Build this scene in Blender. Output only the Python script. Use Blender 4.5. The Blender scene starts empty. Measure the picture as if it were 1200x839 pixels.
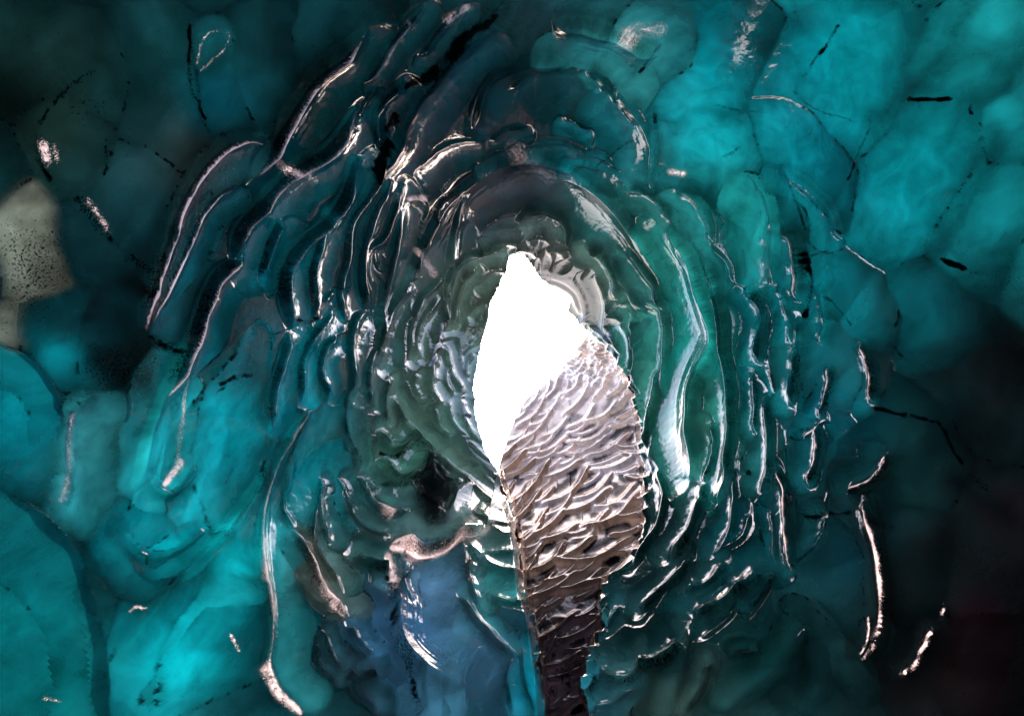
import bpy, math, random
import numpy as np
from mathutils import Matrix, Vector
R = math.radians
random.seed(7); rng = np.random.default_rng(7)
# ------------------------------------------------------------------ camera, sky, sun, exposure
scene = bpy.context.scene
col = scene.collection
PITCH = 30.0
HFOV = 72.0
cam_d = bpy.data.cameras.new('camera'); cam = bpy.data.objects.new('camera', cam_d); col.objects.link(cam)
cam_d.sensor_width = 36; cam_d.angle = R(HFOV); cam_d.clip_start = 0.05; cam_d.clip_end = 3000
cam.location = (0, 0, 1.6); cam.rotation_euler = (R(90 + PITCH), 0, 0)
scene.camera = cam
SUN_EL, SUN_AZ = 36.0, 7.0          # azimuth from +Y, negative = to the left
world = bpy.data.worlds.new('World'); scene.world = world; world.use_nodes = True
wn = world.node_tree
sky = wn.nodes.new('ShaderNodeTexSky'); sky.sky_type = 'NISHITA'; sky.sun_disc = False
sky.sun_elevation = R(SUN_EL); sky.sun_rotation = R(SUN_AZ); sky.air_density = 1.0; sky.dust_density = 2.5
bg = wn.nodes['Background']; bg.inputs[1].default_value = 0.15
wn.links.new(sky.outputs[0], bg.inputs[0])
sd = bpy.data.lights.new('sun', 'SUN'); sd.energy = 4.0; sd.angle = R(0.5); sd.color = (1.0, 0.9, 0.82)
sun = bpy.data.objects.new('sun', sd); col.objects.link(sun)
sv = Vector((math.sin(R(SUN_AZ)) * math.cos(R(SUN_EL)), math.cos(R(SUN_AZ)) * math.cos(R(SUN_EL)), math.sin(R(SUN_EL))))
sun.rotation_euler = sv.to_track_quat('Z', 'Y').to_euler()
scene.view_settings.view_transform = 'Standard'; scene.view_settings.look = 'None'
scene.view_settings.exposure = 3.05; scene.view_settings.gamma = 1
scene.cycles.use_denoising = True
scene.cycles.max_bounces = 8; scene.cycles.diffuse_bounces = 4; scene.cycles.glossy_bounces = 4
scene.cycles.sample_clamp_indirect = 8
CAMM = Matrix.Translation(cam.location) @ cam.rotation_euler.to_matrix().to_4x4()
CM = np.array(CAMM)
F = 600 / math.tan(R(HFOV) / 2)
CX, CY = 612.0, 405.0                # the far end of the tunnel in the view
# ------------------------------------------------------------------ measured outlines
# lobe crests of the ice: (width of lobe, lift, points on the outer edge [, side])
RIDGES = [
 (46,.30,[(165,388),(162,370),(165,345),(180,290),(200,232),(222,190),(250,160),(285,153),(308,165)]),
 (22,.26,[(170,380),(195,330),(212,292),(225,255),(245,228),(270,217)]),
 (10,.30,[(185,330),(200,285),(215,245),(240,222)]),
 (50,.32,[(290,205),(303,185),(315,150),(340,110),(365,75),(398,52),(427,29)]),
 (45,.38,[(264,305),(264,275),(275,250),(300,232),(320,208),(345,182),(372,172),(400,135),(414,118)]),
 (38,.36,[(185,470),(205,420),(218,375),(232,335),(248,310),(262,302),(285,300)]),
 (26,.36,[(298,320),(308,285),(322,255)]),
 (36,.36,[(333,388),(322,360),(320,335),(325,305),(345,275),(372,255),(385,240),(400,210),(410,178)]),
 (26,.30,[(362,372),(358,345),(356,320),(360,300),(370,275),(374,250)]),
 (16,.30,[(364,372),(376,350),(388,338)]),
 (26,.30,[(402,380),(392,355),(389,335),(398,300),(402,260),(415,240),(435,205),(450,170)]),
 (30,.30,[(313,508),(308,485),(310,455),(325,410),(333,387)]),
 (22,.30,[(347,475),(343,440),(350,410),(365,385),(388,365)]),
 (20,.34,[(378,472),(368,440),(368,420),(378,400),(392,393)]),
 (28,.32,[(422,364),(413,330),(415,290),(425,255),(440,225),(457,203)]),
 (20,.32,[(434,362),(421,325),(420,300),(428,285),(445,277),(458,240),(462,225),(471,212)]),
 (12,.28,[(437,310),(435,295),(442,282)]),
 (25,.28,[(440,420),(437,380),(443,340),(450,310),(460,270),(468,240)]),
 (25,.30,[(435,430),(437,395),(445,370),(460,345),(477,323)]),
 (28,.28,[(478,315),(482,290),(495,270),(510,264)]),
 (25,.28,[(503,262),(505,240),(515,225),(534,213)]),
 (36,.24,[(520,308),(527,270),(530,240),(544,213)]),
 (22,.34,[(403,470),(405,430),(403,400),(410,370),(427,361)]),
 (18,.30,[(430,480),(424,450),(428,420),(440,400)]),
 (14,.30,[(448,500),(444,470),(452,440)]),
 (25,.24,[(425,95),(440,68),(450,50),(470,25),(497,0)]),
 (14,.30,[(416,138),(425,110),(440,101)]),
 (28,.28,[(436,165),(432,135),(445,110),(470,88)]),
 (42,.24,[(436,210),(455,172),(475,128),(490,105),(505,90),(525,60),(550,40),(572,31)]),
 (25,.24,[(488,62),(510,28),(540,2)]),
 (14,.26,[(425,220),(440,205),(452,185)]),
 (60,.26,[(552,145),(560,102),(575,80),(600,67),(630,60),(668,70)]),
 (20,.30,[(592,103),(610,85),(640,73),(670,73)]),
 (18,.30,[(688,78),(705,88),(724,104)]),
 (11,.30,[(703,101),(718,108),(723,120)]),
 (50,.12,[(722,102),(745,120),(765,150),(772,180),(765,218)]),
 (15,.28,[(573,163),(590,148),(614,142)]),
 (13,.28,[(660,134),(680,136),(694,148)]),
 (9,.28,[(728,124),(738,134),(746,144)]),
 (60,.21,[(470,335),(480,300),(500,250),(530,215),(565,190),(600,178),(630,175),(660,184),(695,205),(715,222),(745,255),(768,290),(785,325),(791,360)]),
 (34,.22,[(755,350),(775,352),(788,365),(791,400),(790,440),(783,470)]),
 (12,.26,[(555,190),(580,172),(604,163)]),
 (30,.28,[(738,281),(758,300),(772,322),(784,340),(788,368)]),
 (20,.30,[(734,219),(755,216),(772,228),(785,245),(789,258)]),
 (24,.30,[(686,282),(705,290),(718,305),(728,325),(729,350)]),
 (20,.26,[(718,293),(728,315),(745,345),(762,364)]),
 (28,.28,[(603,258),(612,240),(628,233),(650,237),(665,250),(670,270),(666,288)]),
 (12,.30,[(628,256),(638,247),(652,252),(657,265)]),
 (22,.20,[(640,290),(660,288),(668,300)]),
 (20,.30,[(514,388),(516,350),(520,320),(535,300),(560,288),(592,284)]),
 (14,.30,[(525,386),(530,350),(540,325),(557,308)]),
 (20,.26,[(440,402),(442,375),(450,360),(470,340),(480,325)]),
 (18,.26,[(475,422),(475,380),(490,345),(517,323)]),
 (14,.26,[(486,422),(483,390),(495,365),(512,345)]),
 (12,.24,[(551,405),(565,380),(570,350),(585,335),(598,330)]),
 (16,.24,[(700,320),(712,340),(716,365),(712,395)]),
 (14,.22,[(728,355),(742,352),(748,370),(742,390)]),
 (48,.26,[(790,260),(805,283),(820,300),(830,335),(840,365),(849,390),(846,415),(833,440),(823,470),(822,510),(820,562)]),
 (30,.33,[(816,282),(832,290),(845,315),(855,350),(860,380),(860,415),(866,450),(868,490),(865,530),(860,565),(843,592)]),
 (24,.36,[(877,333),(893,345),(902,365),(903,390),(898,428)]),
 (35,.30,[(922,258),(940,270),(946,290),(947,320),(943,354)]),
 (16,.32,[(912,333),(925,345),(926,365),(933,385),(930,404)]),
 (28,.30,[(940,371),(947,385),(945,410),(942,440),(936,478)]),
 (28,.33,[(1015,398),(1028,415),(1031,440),(1032,474)]),
 (18,.30,[(974,428),(980,445),(975,470),(964,492)]),
 (12,.34,[(943,516),(960,506),(972,494)]),
 (28,.33,[(967,498),(971,525),(965,550),(953,574)]),
 (28,.33,[(996,580),(1020,577),(1038,565),(1050,545),(1048,531)]),
 (42,.31,[(1018,588),(1035,620),(1043,660),(1046,700),(1046,740),(1035,765),(1013,783)]),
 (12,.34,[(1022,722),(1025,750),(1012,772)]),
 (20,.36,[(1099,738),(1095,755),(1075,790),(1056,796)]),
 (9,.32,[(1113,708),(1108,727)]),
 (35,.30,[(916,548),(933,575),(935,600),(934,640),(935,674)]),
 (14,.30,[(905,600),(912,625),(912,662)]),
 (40,.30,[(818,731),(850,715),(870,700),(890,690),(912,674)]),
 (26,.36,[(788,662),(812,640),(830,600),(832,568)]),
 (16,.34,[(838,495),(845,520),(838,550),(826,567)]),
 (16,.30,[(886,436),(890,455),(890,480),(887,508)]),
 (24,.28,[(905,460),(910,500),(910,540),(905,570),(893,582)]),
 (10,.30,[(902,428),(911,445),(910,460)]),
 (28,.34,[(783,428),(780,460),(772,490),(765,520),(753,548)]),
 (25,.32,[(774,553),(785,575),(788,590),(780,620),(760,650),(743,672)]),
 (24,.32,[(753,722),(780,700),(800,680),(817,658)]),
 (32,.32,[(743,786),(770,786),(790,775),(802,758)]),
 (22,.24,[(865,558),(868,600),(858,640),(843,657)]),
 (10,.32,[(862,766),(882,763)]),
 (45,.14,[(880,200),(905,215),(915,250),(915,300),(912,333)]),
 (40,.14,[(1030,800),(1010,770),(985,730),(955,700)]),
 (30,.16,[(860,839),(900,815),(930,780),(945,740)]),
 (26,.26,[(700,790),(720,802),(745,800),(762,772)]),(24,.26,[(806,839),(830,815),(837,780)]),(18,.3,[(660,822),(690,815),(702,792)]),(26,.26,[(805,700),(835,692),(858,668)]),(20,.3,[(690,745),(712,740),(732,715)]),(18,.28,[(880,720),(900,700),(915,672)]),
 (30,.14,[(790,839),(800,800),(812,760),(818,730)]),
 (30,.14,[(960,839),(985,800),(980,760)]),
 (20,.34,[(735,438),(745,470),(750,520),(757,560),(762,600),(755,640),(735,662),(700,692)]),
 (20,.28,[(402,522),(397,500),(397,470),(405,455),(417,449)]),
 (18,.28,[(418,550),(405,520),(400,510)]),
 (42,.24,[(350,839),(318,815),(300,790),(310,750),(303,690),(296,640),(295,600),(312,550),(345,490),(372,473)]),
 (20,.28,[(342,625),(323,600),(332,560),(335,530),(352,488)]),
 (26,.31,[(404,728),(375,700),(355,660),(335,622)]),
 (20,.26,[(400,700),(380,670),(362,640),(360,610),(375,570)]),
 (26,.25,[(437,508),(450,528),(465,531),(482,513)]),
 (34,.25,[(438,543),(455,565),(475,569),(497,556),(500,530)]),
 (34,.26,[(413,562),(420,585),(440,602),(460,613),(478,602)]),
 (14,.30,[(430,570),(442,592),(462,608)]),
 (18,.30,[(455,466),(465,490),(482,515),(507,532)]),
 (15,.26,[(507,532),(530,552),(560,582),(592,602)]),
 (18,.22,[(517,405),(525,440),(540,465)]),
 (40,.34,[(456,640),(475,650),(495,653),(520,648),(545,632),(568,620)]),
 (28,.34,[(408,658),(430,672),(455,674)]),
 (22,.34,[(452,697),(462,693),(476,678),(480,668)]),
 (24,.26,[(372,560),(366,590),(372,620),(382,640)]),
 (18,.30,[(393,805),(372,790),(368,775),(368,758)]),
 (20,.28,[(435,774),(420,760),(405,738)]),
 (14,.28,[(402,792),(385,770),(376,745)]),
 (25,.30,[(400,795),(420,800),(442,796)]),
 (22,.28,[(440,839),(420,825),(408,800)]),
 (90,.15,[(458,690),(457,740),(470,780),(500,800),(545,815)]),
 (24,.26,[(535,703),(560,737),(585,765),(603,772)]),
 (60,.14,[(545,839),(545,790),(570,760)]),(34,.2,[(470,655),(466,690),(480,720)]),(40,.18,[(500,839),(492,800),(505,770)]),(22,.22,[(600,839),(590,800),(598,775)]),(26,.22,[(560,715),(545,680),(548,655)]),(18,.24,[(626,839),(612,800),(610,760)]),
 (16,.26,[(565,650),(590,652),(606,650)]),
 (100,.13,[(128,785),(150,742),(190,690),(240,640),(280,590),(312,540)]),
 (50,.16,[(120,640),(160,700),(215,690),(250,650)]),
 (30,.2,[(140,640),(155,660),(200,655),(240,625)]),
 (26,.24,[(165,560),(190,590),(215,575),(228,545)]),
 (45,.18,[(62,590),(60,500),(75,470),(110,460)]),
 (50,.19,[(152,575),(168,505),(195,440)]),
 (100,.16,[(0,580),(40,605),(80,650),(95,700),(118,770),(122,860)],-1),
 (50,.2,[(-10,400),(40,425),(65,470),(60,520)],-1),
]
# broad panels of ice (width, points on the middle line)
PANELS = [
 (60,[(640,10),(690,10)]),(50,[(735,45),(790,60)]),(50,[(870,20),(820,110)]),(70,[(1010,30),(965,90),(1000,110)]),
 (60,[(1170,20),(1130,80)]),(50,[(930,150),(965,230)]),(60,[(1110,140),(1050,250)]),(40,[(1180,150),(1190,170)]),
 (55,[(1190,230),(1140,290)]),(50,[(850,180),(800,180)]),(45,[(970,330),(1020,370)]),(50,[(1090,350),(1110,400)]),
 (40,[(970,400),(1000,440)]),(70,[(20,40),(110,80)]),(60,[(170,40),(190,130)]),(40,[(255,55),(260,120)]),
 (45,[(75,140),(100,190)]),(50,[(150,210),(115,280)]),(60,[(320,30),(300,80)]),(40,[(150,370),(110,420)]),
 (36,[(18,262),(36,318)]),(16,[(6,365),(8,400)]),(40,[(60,380),(70,420)]),(50,[(20,490),(30,540)]),(40,[(95,500),(90,590)]),(45,[(205,440),(185,560)]),
 (50,[(270,490),(240,600)]),(55,[(160,640),(180,660)]),(100,[(30,740),(50,820)]),(80,[(170,800),(240,720)]),
 (60,[(1140,450),(1200,500)]),(50,[(1080,500),(1100,560)]),(70,[(1180,600),(1160,680)]),(60,[(1000,660),(980,700)]),
 (50,[(1080,640),(1080,680)]),(70,[(1160,760),(1100,830)]),(60,[(390,10),(370,40)]),(60,[(-60,200),(-60,300)]),
 (70,[(1260,100),(1260,300)]),(70,[(700,-60),(560,-60)]),(70,[(900,-60),(1080,-70)]),(70,[(250,-60),(100,-60)]),
 (80,[(200,900),(350,900)]),(80,[(900,910),(1060,900)]),
]
# silt-filled seams and cracks: (half width, strength, points)
SEAMS = [
 (13,.75,[(1150,-10),(1120,40),(1100,75),(1060,110),(1025,140)]),(3.2,1.3,[(1025,142),(1015,170),(993,210)]),
 (4.5,1.6,[(1068,114),(1090,117),(1114,116)]),(4.5,1.6,[(1138,121),(1142,133)]),(2.5,1.3,[(1158,121),(1192,116)]),
 (13,.8,[(1165,150),(1168,185),(1155,210),(1130,250),(1105,285),(1085,312)]),(3,1.2,[(922,200),(935,235),(948,270)]),
 (4,1.4,[(948,282),(947,300),(952,340),(945,372)]),(4,1.4,[(985,33),(962,64)]),(2.4,.9,[(962,62),(942,88)]),
 (4.5,1.5,[(773,55),(765,65),(754,80)]),(4,1.3,[(861,16),(851,28)]),(2,1.0,[(948,298),(985,292),(1050,312),(1072,318)]),
 (5,1.6,[(1108,304),(1130,313),(1150,318)]),(1.8,.9,[(928,105),(960,130),(1000,142),(1025,140)]),
 (2,.9,[(842,122),(900,133)]),(3,1.0,[(820,200),(870,172)]),(2.6,1.1,[(790,158),(812,155)]),
 (4,1.1,[(1045,350),(1055,370),(1040,400),(1060,420)]),(2,.9,[(972,348),(1000,382)]),
 (3.4,1.4,[(221,28),(218,75),(220,105),(232,125),(242,140)]),(4,1.3,[(40,165),(50,135),(75,105),(108,84)]),
 (3,1.0,[(118,120),(125,150),(124,200)]),(6,1.3,[(36,160),(42,190),(55,208)]),(8,1.0,[(90,232),(125,275),(150,300),(170,314)]),
 (8,1.2,[(165,392),(185,402),(206,410)]),(6,1.2,[(258,452),(290,438),(332,430)]),(3.5,1.2,[(218,492),(262,456)]),
 (5,1.3,[(75,462),(60,482)]),(2.5,1.0,[(308,545),(285,590),(250,640),(190,690)]),(5,1.2,[(130,765),(123,780)]),
 (7,1.2,[(455,680),(455,750),(480,800),(492,845)]),(5,1.3,[(448,533),(465,537),(485,520)]),(5,1.3,[(440,566),(470,575),(494,562)]),
 (7,1.5,[(480,100),(505,80),(540,40),(600,5)]),(6,1.4,[(450,150),(462,135)]),(7,1.5,[(437,200),(445,175),(452,165)]),
 (5,1.2,[(500,98),(525,72)]),(5,1.2,[(1030,480),(1080,490),(1110,500),(1120,540),(1160,570)]),(14,.8,[(1120,565),(1180,600)]),
 (6,1.1,[(948,605),(1010,600),(1045,620)]),(5,1.2,[(335,372),(350,378),(372,370)]),(6,1.0,[(772,120),(772,170),(775,200)]),
 (2,.9,[(700,190),(730,165),(745,160)]),(10,.9,[(150,330),(190,350)]),(16,1.2,[(120,420),(160,400),(165,440)]),
 (12,.9,[(170,450),(180,480),(165,510)]),(5,1.1,[(150,570),(150,600)]),(14,.7,[(130,690),(170,715),(230,680)]),
 (12,.8,[(60,590),(90,640)]),(7,1.1,[(228,570),(246,628)]),(2.2,1.1,[(740,725),(735,745),(742,760)]),(2,1.2,[(825,650),(845,665),(850,700)]),
]
# patches of gravel and silt specks: (x, y, rx, ry, strength)
SPECKS = [(35,310,50,70,.9),(8,380,20,30,.6),(505,575,24,52,1.6),(490,520,16,30,.9),(520,760,16,60,.75),(480,745,30,40,.7),(540,665,22,18,.8),(600,800,8,30,.4),
 (80,520,26,60,.45),(200,560,50,60,.4),(300,440,30,40,.6),(290,380,26,30,.6),(140,430,60,40,.9),(355,80,50,60,.5),(80,90,60,60,.3),
 (1010,640,40,50,.5),(1000,500,60,40,.45),(1180,330,30,30,.6),(770,110,40,40,.35),(105,130,40,30,.6),(250,210,50,60,.5),(560,640,40,25,.5),
 (690,640,60,70,.35),(430,590,25,40,.35),(560,40,60,40,.5),(450,80,40,60,.45)]
# frosted rims and crusts of frost: (half width, strength, points)
FROST = [(5,.5,[(212,440),(215,480),(208,530),(192,565)]),(7,.8,[(190,570),(200,555),(208,540)]),
 (8,.8,[(48,170),(54,190)]),(5,.5,[(60,172),(66,186)]),(6,.6,[(104,236),(116,252),(124,268)]),
 (2,.5,[(228,75),(236,45),(250,35),(272,36),(268,55),(250,70),(232,85)]),(10,.5,[(78,490),(76,540),(72,585)]),(5,.5,[(88,665),(96,700)]),
 (2.5,.6,[(151,718),(158,710),(165,712)]),(8,.55,[(400,725),(380,695),(362,665),(360,640)]),(5,.7,[(304,640),(306,690),(314,735)]),(8,.7,[(303,790),(320,815),(350,838)]),
 
 (6,.7,[(460,646),(480,655),(510,653),(545,635),(570,622)]),(8,.8,[(455,655),(462,675),(458,692)]),(8,.6,[(330,195),(350,190),(360,205)]),(6,.6,[(480,232),(492,228)]),
 (10,.55,[(525,20),(545,8)]),(6,.5,[(440,88),(455,60),(478,22)]),(6,.6,[(785,200),(800,205)]),(18,.3,[(640,205),(600,170)]),(10,.25,[(460,225),(500,240)]),
 (14,.5,[(730,40),(770,35)]),(7,.6,[(365,345),(372,360)]),(8,.5,[(485,290),(505,320)]),(5,.5,[(425,580),(455,608)]),(3,.6,[(50,820),(68,826)]),(3,.7,[(268,745),(278,765)])]
FROST_GLINTS = {(165,388):(1.1,1),(170,380):(1,.6),(290,205):(.9,.25),(264,305):(.7,.3),(185,470):(1,.7),(967,498):(1.1,.5),(943,516):(1.1,.5),(996,580):(1.2,.4),(1018,588):(1.1,.4),
 (1022,722):(1.1,.6),(1099,738):(1.3,.6),(1113,708):(.8,.5),(916,548):(.9,.7),(974,428):(.8,.4),(1015,398):(1.1,.4),(922,258):(.6,.3),(404,728):(.8,.7),(350,839):(.6,.4),(333,388):(.5,.3),(313,508):(.6,.4)}  # strength and fringe of frosted rims, and of glints painted on crests
# ice colours, light and shade painted in: where and the colour there (8-bit)
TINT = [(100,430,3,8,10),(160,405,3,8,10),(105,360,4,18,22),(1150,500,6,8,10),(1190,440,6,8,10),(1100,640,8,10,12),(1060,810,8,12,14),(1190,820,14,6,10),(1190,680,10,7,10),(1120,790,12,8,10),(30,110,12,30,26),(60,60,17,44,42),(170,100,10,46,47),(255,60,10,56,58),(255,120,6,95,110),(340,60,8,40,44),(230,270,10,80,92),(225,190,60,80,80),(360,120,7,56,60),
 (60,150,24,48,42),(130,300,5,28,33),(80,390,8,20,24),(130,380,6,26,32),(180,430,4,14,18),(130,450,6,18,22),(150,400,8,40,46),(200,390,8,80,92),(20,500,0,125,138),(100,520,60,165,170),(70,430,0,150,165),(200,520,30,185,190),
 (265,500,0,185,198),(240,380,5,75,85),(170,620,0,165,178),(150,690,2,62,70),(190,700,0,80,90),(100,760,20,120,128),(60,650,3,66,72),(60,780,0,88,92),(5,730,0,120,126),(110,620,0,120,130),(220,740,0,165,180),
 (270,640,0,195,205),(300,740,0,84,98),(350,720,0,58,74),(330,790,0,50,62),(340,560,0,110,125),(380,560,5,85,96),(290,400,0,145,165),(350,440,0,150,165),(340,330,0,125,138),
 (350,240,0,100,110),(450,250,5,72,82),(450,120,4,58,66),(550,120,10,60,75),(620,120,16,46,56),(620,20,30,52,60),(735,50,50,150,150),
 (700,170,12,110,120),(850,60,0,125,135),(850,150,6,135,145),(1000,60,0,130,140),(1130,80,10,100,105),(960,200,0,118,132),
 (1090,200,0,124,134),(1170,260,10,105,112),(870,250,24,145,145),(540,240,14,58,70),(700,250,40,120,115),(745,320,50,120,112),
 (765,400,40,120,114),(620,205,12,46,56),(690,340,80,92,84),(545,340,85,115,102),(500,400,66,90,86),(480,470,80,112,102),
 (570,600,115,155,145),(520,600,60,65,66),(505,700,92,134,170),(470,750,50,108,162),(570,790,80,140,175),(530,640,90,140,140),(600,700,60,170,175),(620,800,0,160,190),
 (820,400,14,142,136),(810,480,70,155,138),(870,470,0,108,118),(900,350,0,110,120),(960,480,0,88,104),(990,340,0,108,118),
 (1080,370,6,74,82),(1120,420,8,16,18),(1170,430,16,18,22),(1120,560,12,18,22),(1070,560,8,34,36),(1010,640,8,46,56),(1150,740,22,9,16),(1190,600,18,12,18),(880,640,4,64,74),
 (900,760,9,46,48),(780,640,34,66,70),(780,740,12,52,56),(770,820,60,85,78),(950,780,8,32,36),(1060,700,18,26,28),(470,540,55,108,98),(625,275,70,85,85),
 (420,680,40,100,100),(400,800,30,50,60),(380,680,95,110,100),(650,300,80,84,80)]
OPEN = [(597,299),(612,296),(628,315),(650,333),(671,343),(666,365),(684,380),(690,392),(682,405),(668,420),(656,440),(636,455),(617,470),(600,500),
 (590,530),(582,556),(571,540),(563,515),(555,480),(553,450),(560,420),(564,400),(570,375),(572,352),(583,335),(592,318)]
SLOPE = [(682,380),(712,405),(737,442),(750,480),(754,540),(760,600),(752,642),(728,668),(704,700),(706,735),(692,770),(684,810),(700,880),(642,880),(636,800),(628,740),(614,690),
 (610,640),(598,595),(582,556),(574,530),(590,470),(640,420)]
BUTTRESS = [(582,556),(598,595),(610,640),(614,690),(628,740),(636,800),(642,880)]
# ------------------------------------------------------------------ helpers on the field
def seg_dist(px, py, pts):
    """distance to a polyline, signed offset (positive = right of travel), parameter 0..1"""
    pts = np.array(pts, np.float32)
    L = np.r_[0, np.cumsum(np.hypot(*np.diff(pts, axis=0).T))]
    best = np.full(px.shape, 1e9, np.float32); sgn = np.zeros(px.shape, np.float32); par = np.zeros(px.shape, np.float32)
    nx = np.zeros(px.shape, np.float32); ny = np.zeros(px.shape, np.float32)
    for k in range(len(pts) - 1):
        a = pts[k]; b = pts[k + 1]; d = b - a; l2 = float(d @ d) + 1e-9
        t = np.clip(((px - a[0]) * d[0] + (py - a[1]) * d[1]) / l2, 0, 1)
        qx = a[0] + t * d[0]; qy = a[1] + t * d[1]
        dd = np.hypot(px - qx, py - qy)
        m = dd < best
        best = np.where(m, dd, best)
        cr = (px - a[0]) * d[1] - (py - a[1]) * d[0]
        sgn = np.where(m, np.sign(cr), sgn)
        par = np.where(m, (L[k] + t * math.sqrt(l2)) / L[-1], par)
    return best, sgn, par
def smooth_pts(pts, n=2):
    p = np.array(pts, float)
    for _ in range(n):
        q = [p[0]]
        for a, b in zip(p[:-1], p[1:]): q += [a * .75 + b * .25, a * .25 + b * .75]
        q.append(p[-1]); p = np.array(q)
    return p
def inside(px, py, poly):
    res = np.zeros(px.shape, bool); n = len(poly)
    for i in range(n):
        x0, y0 = poly[i]; x1, y1 = poly[(i + 1) % n]
        if y0 == y1: continue
        c = ((y0 > py) != (y1 > py)) & (px < (x1 - x0) * (py - y0) / (y1 - y0) + x0)
        res ^= c
    return res
def sstep(a, b, x):
    if a > b: return 1 - sstep(b, a, x)
    t = np.clip((x - a) / (b - a), 0, 1); return t * t * (3 - 2 * t)
def vnoise(x, y, seed):
    g = np.random.default_rng(seed).random((256, 256)).astype(np.float32)
    xi = np.floor(x).astype(int); yi = np.floor(y).astype(int); fx = x - xi; fy = y - yi
    fx = fx * fx * (3 - 2 * fx); fy = fy * fy * (3 - 2 * fy)
    a = g[xi & 255, yi & 255]; b = g[(xi + 1) & 255, yi & 255]; c = g[xi & 255, (yi + 1) & 255]; d = g[(xi + 1) & 255, (yi + 1) & 255]
    return (a * (1 - fx) + b * fx) * (1 - fy) + (c * (1 - fx) + d * fx) * fy
def fbm(x, y, seed, o=4):
    s = 0; a = .5; t = 0
    for k in range(o): s = s + a * vnoise(x * 2**k, y * 2**k, seed + k); t += a; a *= .5
    return s / t
def blur(a, n0, n1):
    for _ in range(n0): a = .25 * np.roll(a, 1, 0) + .5 * a + .25 * np.roll(a, -1, 0)
    for _ in range(n1):
        b = np.pad(a, ((0, 0), (1, 1)) + ((0, 0),) * (a.ndim - 2), mode='edge'); a = .25 * b[:, :-2] + .5 * a + .25 * b[:, 2:]
    return a
# ------------------------------------------------------------------ the grid round the tunnel axis
NT = 2000
th = np.linspace(0, 2 * math.pi, NT, endpoint=False)
# opening radius for every direction: march a ray out of the opening
rin = np.zeros(NT)
rr = np.arange(2, 220, .5)
for i, t in enumerate(th):
    ins = inside(CX + rr * math.cos(t), CY + rr * math.sin(t), OPEN)
    rin[i] = rr[ins].max() if ins.any() else 20
rin = np.minimum(rin, 172)
rin = rin + (vnoise(th * 60, th * 0, 3) - .5) * 2.0
offs = [0.0]; s = 1.15
while offs[-1] < 1000:
    offs.append(offs[-1] + s)
    if offs[-1] > 400: s = min(s * 1.02, 4.0)
u = np.array(offs); NR = len(u)
w_ = u / u[-1]
RG = rin[:, None] * (1 - sstep(0, .35, w_)[None, :]) + u[None, :] + 40 * sstep(0, .35, w_)[None, :]
TH = np.repeat(th[:, None], NR, 1)
X = (CX + RG * np.cos(TH)).astype(np.float32); Y = (CY + RG * np.sin(TH)).astype(np.float32); RGf = RG.astype(np.float32)
print('grid', NT, NR)
_j = 14 * (X > 655) + 13 * ((X <= 655) & (Y > 572)); xj = X + (fbm(X / 17, Y / 17, 211, 3) - .5) * _j; yj = Y + (fbm(X / 17, Y / 17, 221, 3) - .5) * _j
inslope = inside(xj, yj, SLOPE)
# add loose lobes wherever nothing was traced in the scalloped throat
ridges = [(r[0], r[1] * (1.05 if r[1] >= .2 and np.mean([q[0] for q in r[2]]) < 480 and np.mean([q[1] for q in r[2]]) < 480 else 1), smooth_pts(r[2]), (r[3] if len(r) > 3 else 1), 1) for r in RIDGES]
def inward(pts, sg):
    c = np.array([615, 430.]); n = len(pts); out = []
    p = np.array(pts); a = p[0]; b = p[-1]
    # a single side for the whole curve: the side on which the tunnel centre lies
    cr = 0
    for k in range(n - 1):
        d = p[k + 1] - p[k]; m = (p[k] + p[k + 1]) / 2
        cr += (c[0] - m[0]) * d[1] - (c[1] - m[1]) * d[0]
    return np.sign(cr) * sg
spots = []
for w, amp, p, sg, k in ridges:
    s_ = inward(p, sg)
    d = np.gradient(p, axis=0); d /= np.hypot(*d.T)[:, None] + 1e-9
    nrm = np.c_[d[:, 1], -d[:, 0]] * s_
    for q in p + nrm * w * .4: spots.append((q[0], q[1], w))
SP = np.array(spots)
def arc(cx, cy, half, tilt, bend):
    a = math.atan2(cy - 430, cx - 615); r = math.hypot(cx - 615, cy - 430)
    pts = []
    for k in range(-3, 4):
        t = k / 3
        pts.append((615 + (r - bend * t * t * half + tilt * t * half) * math.cos(a + t * half / r),
                    430 + (r - bend * t * t * half + tilt * t * half) * math.sin(a + t * half / r)))
    return pts
tries = 0
slope_poly = SLOPE
fill = []
for k in range(5200):
    r = random.uniform(55, 420); a = random.uniform(0, 2 * math.pi)
    x = 615 + r * math.cos(a); y = 430 + r * math.sin(a) * 1.0
    if inside(np.array([x]), np.array([y]), slope_poly)[0] or inside(np.array([x]), np.array([y]), OPEN)[0]: continue
    if (x > 770 and y < 220) or x < 300 or x > 980 or (x < 420 and y > 470 and x < 330): continue
    if 450 < x < 600 and y > 680: continue
    w = (6 + r * .055) * random.uniform(.8, 1.7)
    dd = np.hypot(SP[:, 0] - x, SP[:, 1] - y)
    if (dd < .75 * (SP[:, 2] * .55 + w)).any(): continue
    p = smooth_pts(arc(x, y, w * random.uniform(1.3, 2.4), random.uniform(-.2, .2), random.uniform(.15, .4)), 1)
    fill.append((w * 1.25, random.uniform(.12, .26), p, 1, 0))
    for q in p: SP = np.vstack([SP, [q[0] * .97 + 615 * .03, q[1] * .97 + 430 * .03, w]])
ridges += fill
print('ridges', len(ridges))
H = np.zeros(X.shape, np.float32); K1 = np.full(X.shape, 9, np.float32); K2 = np.full(X.shape, 9, np.float32)
ID = np.full(X.shape, -1, np.int32); RD = np.zeros(X.shape, np.float32)
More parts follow.
